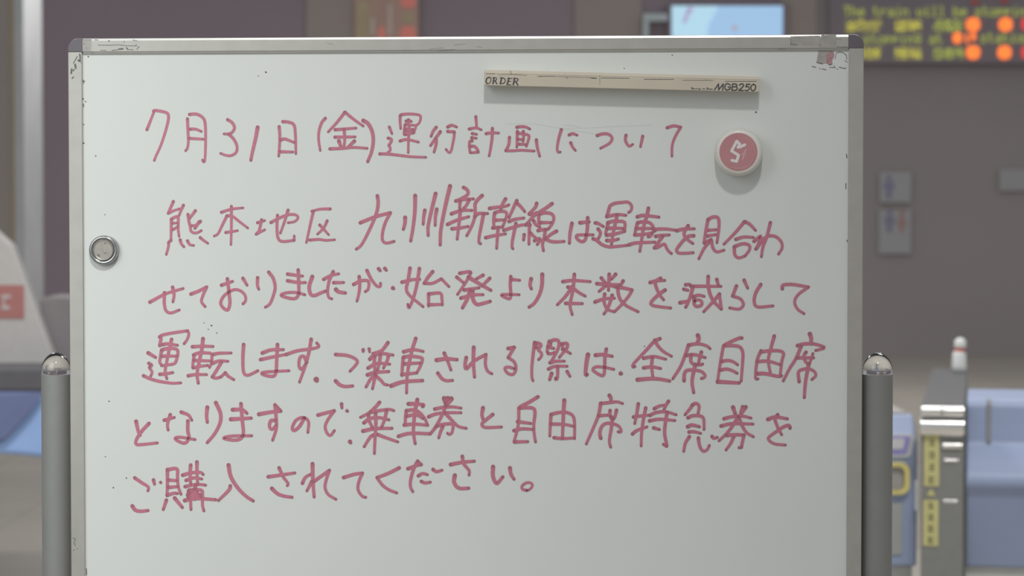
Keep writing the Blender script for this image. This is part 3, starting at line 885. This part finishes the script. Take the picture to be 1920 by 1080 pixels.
# --- slim stainless gate end with yellow labels, running away from the viewer
gate = empty('ticket_gate', (gx(1769), GY, 0), -math.radians(11))
tag(gate, 'slim stainless steel ticket gate end with two upright yellow labels', 'ticket gate')
hw = (gx(1808) - gx(1730)) / 2 * 1.01
ztop = gz(762)
obj('body', bx(-hw, hw, 0.012, 1.45, 0.0, ztop - 0.006), M['gate_dark'], gate, bevel=0.006)
obj('top_plate', bx(-hw, hw, 0.012, 1.45, ztop - 0.006, ztop), M['gate_lid'], gate)
fr = bmesh.new()
box(fr, -hw, hw, 0.0, 0.012, 0.0, ztop - 0.02)
obj('end_plate', fr, M['gate_dark'], gate, bevel=0.002)


def rib(x0, x1, z0, z1, dep, name='steel_rib'):
    pts = []
    for k in range(25):
        a = math.pi * k / 24
        pts.append((-dep * math.sin(a), (z0 + z1) / 2 + (z1 - z0) / 2 * math.cos(a)))
    bm = prism(bmesh.new(), pts, lambda p, k: ((x0, x1)[k], p[0], p[1]))
    q = obj(name, bm, M['stainless'], gate, smooth=True)
    q.modifiers.new('edges', 'EDGE_SPLIT').split_angle = math.radians(40)


rib(-hw, -0.003, gz(781), gz(762), 0.012)
rib(0.001, hw, gz(781), gz(762), 0.012)
rib(-hw * 1.04, hw * 1.02, gz(818), gz(786), 0.016)
rib(0.0, hw * 0.9, gz(842), gz(830), 0.007)
rib(0.004, hw * 0.72, gz(866), gz(860), 0.003)
rib(0.004, hw * 0.72, gz(943), gz(937), 0.002)


def label(px0, px1, py0, py1, lab, arrow=False):
    x0, x1 = gx(px0) - gx(1769), gx(px1) - gx(1769)
    z0, z1 = gz(py1), gz(py0)
    q = obj('yellow_label', bx(x0, x1, -0.002, 0.0, z0, z1), M['yellow'], gate)
    q['label'] = lab
    bm = bmesh.new()
    n = 4
    h = (z1 - z0) / n
    cx = (x0 + x1) / 2
    for i in range(n):
        c = z0 + h * (i + 0.5)
        w = (x1 - x0) * 0.22
        for k in range(3):
            zz = c + (k - 1) * h * 0.22
            box(bm, cx - w * random.uniform(.7, 1), cx + w * random.uniform(.7, 1), -0.0026, -0.002, zz - 0.0015, zz + 0.0015)
        xx = cx + w * random.uniform(-.5, .5)
        box(bm, xx - 0.0015, xx + 0.0015, -0.0027, -0.002, c - h * 0.3, c + h * 0.3)
    obj('label_print', bm, M['label_print'], q)


label(1735, 1763, 818, 912, 'upper yellow label with dark writing')
label(1734, 1762, 938, 1024, 'lower yellow label with dark writing')
x0 = gx(1748.5) - gx(1769)
bm = prism(bmesh.new(), [(x0 - 0.011, gz(930)), (x0 + 0.011, gz(930)), (x0, gz(916))], lambda p, k: (p[0], (-0.002, 0.0)[k], p[1]))
obj('arrow_mark', bm, M['yellow'], gate)
# white sensor head at the far end of the gate
sx = 0.028
yb = 1.28
bm = lathe(bmesh.new(), [(0.021, 0), (0.022, 0.02), (0.020, 0.055), (0.016, 0.063)], (sx, yb, ztop), seg=24)
sn = obj('sensor_head', bm, M['lamp_white'], gate, smooth=True)
obj('sensor_band', lathe(bmesh.new(), [(0.016, 0), (0.016, 0.010)], (sx + 0.002, yb, ztop + 0.063), seg=24), M['red_band'], sn)
obj('sensor_cap', lathe(bmesh.new(), [(0.016, 0), (0.018, 0.006), (0.017, 0.022), (0.008, 0.030)], (sx + 0.003, yb, ztop + 0.073), seg=24), M['lamp_white'], sn, smooth=True)

# --- blue cabinet to the left, with reader pad and yellow ring
cab = empty('ticket_gate_cabinet', (gx(1660), GY + 0.06, 0), 0)
tag(cab, 'blue grey gate cabinet with card pad and yellow ringed slot, beside the right post', 'ticket gate')
cx = gx(1660)
xl, xr = gx(1560) - cx, gx(1729) - cx
zt = gz(782, GD + .06)
zb = gz(1062, GD + .06)
bm = bmesh.new()
pts = [(0.0, zb), (0.0, gz(830)), (0.03, gz(812)), (0.05, zt - 0.01), (0.06, zt), (0.5, zt), (0.5, zb)]
prism(bm, pts, lambda p, k: ((xl, xr)[k], p[0], p[1]))
obj('housing', bm, M['gate_blue'], cab, bevel=0.006)
obj('top_inset', bx(xl + 0.02, xr - 0.012, 0.09, 0.48, zt, zt + 0.004), M['gate_top'], cab)
obj('plinth', bx(xl + 0.01, xr - 0.008, 0.02, 0.49, 0.0, zb), M['gate_base'], cab)


def rr(x0, x1, z0, z1, r, n=6):
    out = []
    for (cx_, cz_, a0) in ((x1 - r, z1 - r, 0), (x0 + r, z1 - r, 90), (x0 + r, z0 + r, 180), (x1 - r, z0 + r, 270)):
        for k in range(n + 1):
            a = math.radians(a0 + 90 * k / n)
            out.append((cx_ + r * math.cos(a), cz_ + r * math.sin(a)))
    return out


def plate(name, px0, px1, py0, py1, r, m, par, y0, y1, skew=0.0):
    pts = rr(gx(px0) - cx, gx(px1) - cx, gz(py1), gz(py0), r)
    zc = gz(py0)
    bm = prism(bmesh.new(), pts, lambda p, k: (p[0] + skew * (p[1] - gz(py1)), (y0, y1)[k], p[1]))
    return obj(name, bm, M[m], par)


pad = plate('pad_frame', 1620, 1716, 818, 862, 0.010, 'steel_trim', cab, -0.004, 0.006, 0.2)
plate('pad_border', 1624, 1709, 822, 856, 0.008, 'purple', pad, -0.006, -0.004, 0.2)
plate('card_pad', 1628, 1701, 826, 846, 0.004, 'pale_pad', pad, -0.008, -0.006, 0.2)
# ring
bm = bmesh.new()
outer = rr(gx(1632) - cx, gx(1714) - cx, gz(932), gz(871), 0.024, 8)
inner = rr(gx(1640) - cx, gx(1704) - cx, gz(924), gz(879), 0.016, 8)
vo = [[bm.verts.new((p[0], y, p[1])) for p in outer] for y in (-0.012, 0.0)]
vi = [[bm.verts.new((p[0], y, p[1])) for p in inner] for y in (-0.012, 0.0)]
n = len(outer)
for i in range(n):
    j = (i + 1) % n
    bm.faces.new((vo[0][i], vo[0][j], vi[0][j], vi[0][i]))
    bm.faces.new((vo[0][i], vo[1][i], vo[1][j], vo[0][j]))
    bm.faces.new((vi[0][i], vi[0][j], vi[1][j], vi[1][i]))
ring = obj('slot_ring', bm, M['yellow_ring'], cab)
plate('slot_face', 1641, 1703, 880, 923, 0.015, 'gate_top', ring, -0.003, 0.0)
plate('front_panel', 1632, 1701, 948, 1046, 0.004, 'gate_panel', cab, -0.003, 0.001)
obj('edge_highlight', bx(gx(1724) - cx, gx(1730) - cx, -0.02, 0.0, gz(962), gz(905)), M['lamp_white'], cab, bevel=0.003)  # white strip put in for the bright highlight on the cabinet edge

# --- broad blue cabinet to the right with a rounded front
cab2 = empty('ticket_gate_cabinet', (gx(1812), GY, 0), -math.radians(11))
tag(cab2, 'broad blue grey ticket gate cabinet with rounded front at the right edge', 'ticket gate')
cx2 = gx(1812)
xl, xr = 0.002, gx(2060) - cx2
zb = gz(1066)
prof = [(0.42, zb), (0.03, zb), (0.016, gz(1000)), (0.0, gz(930)), (-0.014, gz(908)), (-0.013, gz(898)), (-0.006, gz(888)), (0.03, gz(862)), (0.062, gz(842)),
        (0.072, gz(836)), (0.082, gz(800)), (0.09, gz(764)), (0.105, gz(754)), (0.42, gz(752))]
bm = prism(bmesh.new(), prof, lambda p, k: ((xl, xr)[k], p[0], p[1]))
h = obj('housing', bm, M['gate_blue'], cab2)
md = h.modifiers.new('bevel', 'BEVEL'); md.width = 0.012; md.segments = 3; md.limit_method = 'ANGLE'; md.angle_limit = math.radians(10)
xs0, xs1 = gx(1851) - cx2, gx(1859) - cx2
bm = prism(bmesh.new(), [(0.071, gz(836)), (0.081, gz(800)), (0.089, gz(764)), (0.1, gz(755)), (0.115, gz(760)), (0.1, gz(836))],
           lambda p, k: ((xs0, xs1)[k], p[0] - 0.004, p[1] + 0.002))
obj('seam_strip', bm, M['gate_dark'], cab2)
obj('plinth', bx(xl, xr, 0.04, 0.42, 0.0, zb), M['gate_base'], cab2)

# --- counter table at the left with cloth, sign and case
TD = 9.0
TY = TD - DIST
tb = empty('counter_table', (at(0, 0, TD).x - 0.2, TY + 0.3, 0), 0)
tx = tb.location.x
tag(tb, 'dark topped counter table with hanging blue cloth at the left edge', 'table')
z1, z0 = gz(690, TD), gz(734, TD)
xa, xb = -1.0, at(250, 0, TD).x - tx
obj('tabletop', bx(xa, xb, -0.3, 0.3, z0, z1), M['table_top'], tb, bevel=0.01)
for lx in (xa + 0.05, xb - 0.05):
    for ly in (-0.24, 0.24):
        obj('leg', bx(lx - 0.02, lx + 0.02, ly - 0.02, ly + 0.02, 0, z0), M['table_top'], tb)


def drape(name, m, fn_bot, y, x0, x1, amp, dz=0.0, n=80, rows=12):
    bm = bmesh.new()
    g = []
    for i in range(n + 1):
        x = x0 + (x1 - x0) * i / n
        zb_ = fn_bot(x)
        col = []
        for j in range(rows + 1):
            t = j / rows
            z = z0 - 0.001 + (zb_ - z0) * t
            col.append(bm.verts.new((x, y - amp * t * (0.5 + 0.5 * math.sin(x * 17)) , z)))
        g.append(col)
    for i in range(n):
        for j in range(rows):
            bm.faces.new((g[i][j], g[i + 1][j], g[i + 1][j + 1], g[i][j + 1]))
    o_ = obj(name, bm, M[m], tb, smooth=True)
    s_ = o_.modifiers.new('thickness', 'SOLIDIFY')
    s_.thickness = 0.004
    return o_


zbot = gz(856, TD)
drape('cloth', 'cloth', lambda x: zbot + 0.012 * math.sin(x * 9 + 0.3), -0.28, xa + 0.03, xb - 0.03, 0.012)
xk = at(74, 0, TD).x - tx


def dark_lower_edge(x):
    # the darker blue piece of the cloth: its lower edge climbs to the tabletop at the right
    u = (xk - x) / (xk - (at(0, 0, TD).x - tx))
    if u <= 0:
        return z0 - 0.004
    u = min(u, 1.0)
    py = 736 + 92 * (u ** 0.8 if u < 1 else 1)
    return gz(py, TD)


q = drape('dark_cloth_piece', 'cloth_dark', dark_lower_edge, -0.302, xa + 0.03, xk + 0.005, 0.003)
q['label'] = 'darker slate blue piece of the cloth'

sg = empty('tabletop_sign', (at(0, 0, TD).x - 0.05, TY + 0.25, z1), 0)
tag(sg, 'white sloping tabletop sign with red print at the left edge', 'sign')
sxx = sg.location.x
out = [(at(x, 0, TD).x - sxx, gz(y, TD) - z1) for x, y in ((-190, 690), (72, 690), (72, 672), (-4, 462), (-40, 430), (-190, 430))]
bm = prism(bmesh.new(), out, lambda p, k: (p[0], (-0.03, 0.05)[k], max(0.0, p[1])))
obj('panel', bm, M['sign_white'], sg, bevel=0.006)
obj('red_print', bx(at(-170, 0, TD).x - sxx, at(19, 0, TD).x - sxx, -0.034, -0.03, gz(602, TD) - z1, gz(538, TD) - z1), M['sign_red'], sg)
bm = bmesh.new()
for k in range(5):
    xx = at(-160 + k * 34, 0, TD).x - sxx
    box(bm, xx, xx + 0.03, -0.036, -0.034, gz(585, TD) - z1, gz(578, TD) - z1)
    box(bm, xx + 0.005, xx + 0.012, -0.0365, -0.034, gz(577, TD) - z1, gz(564, TD) - z1)
    box(bm, xx, xx + 0.035, -0.036, -0.034, gz(563, TD) - z1, gz(557, TD) - z1)
obj('lettering', bm, M['sign_white'], sg)

cs = empty('equipment_case', (at(108, 0, TD).x, TY + 0.42, z1), 0)
tag(cs, 'grey equipment case on the counter table beside the white sign', 'case')
cxx = cs.location.x
out = [(at(x, 0, TD).x - cxx, gz(y, TD) - z1) for x, y in ((40, 690), (139, 690), (128, 655), (112, 572), (104, 562), (62, 560), (40, 566))]
bm = prism(bmesh.new(), out, lambda p, k: (p[0], (-0.1, 0.1)[k], max(0.0, p[1])))
obj('body', bm, M['case'], cs, bevel=0.008)
out = [(at(x, 0, TD).x - cxx, gz(y, TD) - z1) for x, y in ((126, 664), (133, 664), (113, 572), (95, 566), (100, 575))]
bm = prism(bmesh.new(), out, lambda p, k: (p[0], (-0.106, -0.1)[k], p[1]))
obj('edge_trim', bm, M['case_light'], cs)

# ---------------------------------------------------------------- on the far wall
MY = WY - 0.035                              # face the wall-mounted things hang on


def wp(px, py):
    return at(px, py, WD)


FONT = {
    'T': '11111 00100 00100 00100 00100 00100 00100', 'h': '10000 10000 10110 11001 10001 10001 10001', 'e': '00000 00000 01110 10001 11111 10000 01110',
    't': '01000 01000 11100 01000 01000 01001 00110', 'r': '00000 00000 10110 11001 10000 10000 10000', 'a': '00000 00000 01110 00001 01111 10001 01111',
    'i': '00100 00000 01100 00100 00100 00100 01110', 'n': '00000 00000 10110 11001 10001 10001 10001', 'w': '00000 00000 10001 10001 10101 10101 01010',
    'l': '01100 00100 00100 00100 00100 00100 01110', 'b': '10000 10000 10110 11001 10001 10001 11110', 's': '00000 00000 01110 10000 01110 00001 11110',
    'o': '00000 00000 01110 10001 10001 10001 01110', 'p': '00000 00000 11110 10001 11110 10000 10000', 'g': '00000 01111 10001 10001 01111 00001 01110', ' ': '00000 ' * 7}

led = empty('departure_board', (wp(1760, 60).x, MY, wp(1760, 60).z), 0)
tag(led, 'dark LED departure board with green text and orange lights at the top right', 'display board')
lo = led.location.copy()
a, c = wp(1552, 121), wp(2080, -40)
obj('case', bx(a.x - lo.x, c.x - lo.x, -0.10, 0.0, a.z - lo.z, c.z - lo.z), M['sign_case'], led, bevel=0.01)
PXM = WD / FPX


def dots(s, px, py, m, h=19.0, pitch=13.6, lab=None, dotk=0.62):
    bm = bmesh.new()
    p0 = wp(px, py)
    d = h / 7 * PXM
    for i, ch in enumerate(s):
        rows = FONT[ch].split()
        for r_, row in enumerate(rows):
            for k, v in enumerate(row):
                if v == '1':
                    x = p0.x - lo.x + (i * pitch) * PXM + k * (pitch / 6.0) * PXM
                    z = p0.z - lo.z - r_ * d
                    box(bm, x - d * dotk / 2, x + d * dotk / 2, -0.112, -0.10, z - d * dotk / 2, z + d * dotk / 2)
    q_ = obj('led_text', bm, M[m], led)
    if lab:
        q_['label'] = lab
    return q_


def kanji(px, py, n, m, w=22.0, h=20.0, dens=0.55, lab=None):
    p0 = wp(px, py)
    for i in range(n):
        bm = bmesh.new()
        for r_ in range(9):
            for k in range(9):
                if random.random() < dens:
                    x = p0.x - lo.x + (i * (w + 2) + k * w / 9) * PXM
                    z = p0.z - lo.z - r_ * h / 9 * PXM
                    s_ = h / 9 * PXM * 0.36
                    box(bm, x - s_, x + s_, -0.112, -0.10, z - s_, z + s_)
        q_ = obj('led_character', bm, M[m], led)
        if lab:
            q_['label'] = lab


for wd, i0 in (('The', 0), ('train', 4), ('will', 10), ('be', 15), ('stopping', 18)):
    dots(wd, 1580 + 13.6 * i0, 15, 'led_green', lab='word of the upper row of green LED text')
for wd, i0 in (('stopping', 0), ('at', 9)):
    dots(wd, 1616 + 13.6 * i0, 66, 'led_green', lab='word of the third row of green LED text')
dots('stations', 1835, 64, 'led_green')
kanji(1584, 41, 3, 'led_yellow', w=20, dens=0.45, lab='second row of yellow green LED text')
kanji(1676, 41, 2, 'led_yellow', w=23, dens=0.62)
kanji(1747, 41, 3, 'led_green', w=17, dens=0.42)
kanji(1584, 93, 3, 'led_yellow', w=20, dens=0.5, lab='fourth row of yellow green LED text')
kanji(1676, 93, 2, 'led_yellow', w=23, dens=0.6)
kanji(1747, 93, 3, 'led_green', w=17, dens=0.4)


def blob(px, py, w, h, m):
    p0 = wp(px, py)
    pts = rr(-w / 2 * PXM, w / 2 * PXM, -h / 2 * PXM, h / 2 * PXM, min(w, h) * 0.42 * PXM, 5)
    bm = prism(bmesh.new(), pts, lambda p, k: (p[0] + p0.x - lo.x, (-0.118, -0.10)[k], p[1] + p0.z - lo.z))
    q_ = obj('indicator_light', bm, M[m], led)
    q_['label'] = 'glowing %s light' % ('orange' if m == 'led_orange' else 'red')


for px, py in ((1819.5, 48), (1880, 48), (1819.5, 100), (1878, 100)):
    blob(px, py, 25, 25, 'led_orange')
blob(1790, 73, 16, 20, 'led_orange')
blob(1808, 74, 4, 18, 'led_orange')
blob(1820, 70, 8, 15, 'led_orange')
for px, py in ((1921, 47), (1921, 100)):
    blob(px, py, 22, 24, 'led_red')
blob(1823, 6, 14, 8, 'led_dim_red')
blob(1878, 4, 14, 8, 'led_dim_red')

# monitor
mo = empty('monitor', (wp(1362, 60).x, MY, wp(1362, 60).z), 0)
tag(mo, 'bright sky blue wall monitor above the whiteboard', 'monitor')
q = mo.location.copy()
a, c = wp(1250, 150), wp(1474, 6)
obj('bezel', bx(a.x - q.x, c.x - q.x, -0.09, 0, a.z - q.z, c.z - q.z), M['bezel'], mo, bevel=0.01)
a, c = wp(1258, 140), wp(1465, 13)
scr = obj('screen', bx(a.x - q.x, c.x - q.x, -0.094, -0.09, a.z - q.z, c.z - q.z), M['screen'], mo)
pt = [(wp(x, y).x - q.x, wp(x, y).z - q.z) for x, y in ((1258, 13), (1345, 13), (1325, 50), (1318, 140), (1258, 140))]
obj('map_area', prism(bmesh.new(), pt, lambda p, k: (p[0], (-0.098, -0.094)[k], p[1])), M['screen_pale'], scr)
pt = [(wp(x, y).x - q.x, wp(x, y).z - q.z) for x, y in ((1287, 16), (1300, 16), (1290, 30), (1283, 47), (1278, 44), (1284, 28))]
obj('pink_line', prism(bmesh.new(), pt, lambda p, k: (p[0], (-0.100, -0.098)[k], p[1])), M['screen_pink'], scr)
pt = [(wp(x, y).x - q.x, wp(x, y).z - q.z) for x, y in ((1370, 48), (1380, 48), (1381, 60), (1370, 60))]
obj('marker', prism(bmesh.new(), pt, lambda p, k: (p[0], (-0.097, -0.094)[k], p[1])), M['screen_tan'], scr)

br2 = empty('pipe_bracket', (wp(1225, 60).x, MY, wp(1225, 60).z), 0)
tag(br2, 'pale green angled bracket beside the blue monitor', 'bracket')
q = br2.location.copy()
a, c = wp(1204, 42), wp(1250, 28)
obj('arm', bx(a.x - q.x, c.x - q.x, -0.14, 0, a.z - q.z, c.z - q.z), M['bracket'], br2, bevel=0.01)
a, c = wp(1204, 120), wp(1215, 42)
obj('upright', bx(a.x - q.x, c.x - q.x, -0.14, 0, a.z - q.z, c.z - q.z), M['bracket'], br2, bevel=0.01)

# advertising panel
ad = empty('poster_panel', (wp(726, 60).x, MY, wp(726, 60).z), 0)
tag(ad, 'mottled orange brown poster with red spots above the whiteboard', 'poster')
q = ad.location.copy()
a, c = wp(666, 200), wp(785, -60)
obj('sheet', bx(a.x - q.x, c.x - q.x, -0.04, 0, a.z - q.z, c.z - q.z), M['ad_bg'], ad)


def patch(x0, x1, y0, y1, m, name):
    a_, c_ = wp(x0, y1), wp(x1, y0)
    obj(name, prism(bmesh.new(), rr(a_.x - q.x, c_.x - q.x, a_.z - q.z, c_.z - q.z, min(c_.x - a_.x, c_.z - a_.z) * 0.35), lambda p, k: (p[0], (-0.046, -0.04)[k], p[1])), M[m], ad)


patch(669, 694, 4, 90, 'ad_olive', 'olive_patch')
patch(695, 704, 34, 66, 'ad_pale', 'pale_figure')
patch(728, 736, 8, 66, 'ad_pale', 'pale_figure')
patch(752, 780, -12, 16, 'ad_red', 'red_spot')
patch(752, 780, 50, 80, 'ad_red', 'red_spot')
patch(710, 722, 52, 80, 'ad_red', 'red_spot')
patch(756, 778, 24, 44, 'ad_olive', 'olive_patch')


def pictogram(par, q_, px, py, h, m, skirt=False):
    p0 = wp(px, py)
    x0, zc = p0.x - q_.x, p0.z - q_.z
    k = h * PXM
    bm = lathe(bmesh.new(), [(k * 0.13, 0), (k * 0.13, 0.004)], (x0, -0.03, zc + k * 0.38), 'y', 16)
    if skirt:
        pts = [(-.10, .22), (.10, .22), (.26, -.15), (.10, -.15), (.10, -.48), (-.10, -.48), (-.10, -.15), (-.26, -.15)]
    else:
        pts = [(-.22, .22), (.22, .22), (.22, -.10), (.12, -.10), (.12, -.48), (-.12, -.48), (-.12, -.10), (-.22, -.10)]
    prism(bm, pts, lambda p, kk: (x0 + p[0] * k, (-0.034, -0.03)[kk], zc + p[1] * k))
    obj('pictogram', bm, M[m], par)


def notice(name, x0, x1, y0, y1, label, cat_):
    a_, c_ = wp(x0, y1), wp(x1, y0)
    e = empty(name, ((a_.x + c_.x) / 2, MY, (a_.z + c_.z) / 2), 0)
    tag(e, label, cat_)
    q_ = e.location.copy()
    obj('plate', bx(a_.x - q_.x, c_.x - q_.x, -0.03, 0, a_.z - q_.z, c_.z - q_.z), M['notice'], e, bevel=0.005)
    return e, q_


e, q_ = notice('restroom_sign', 1648, 1707, 323, 380, 'pale wall sign with one blue figure, above another sign', 'sign')
pictogram(e, q_, 1665, 351, 44, 'pic_blue')
e, q_ = notice('restroom_sign', 1646, 1707, 394, 476, 'pale wall sign with a blue and a red figure, below another sign', 'sign')
pictogram(e, q_, 1666, 415, 42, 'pic_blue')
pictogram(e, q_, 1689, 416, 42, 'pic_red', True)
e, q_ = notice('wall_notice', 1872, 1925, 318, 358, 'faint pale notice on the dark wall at the right edge', 'sign')
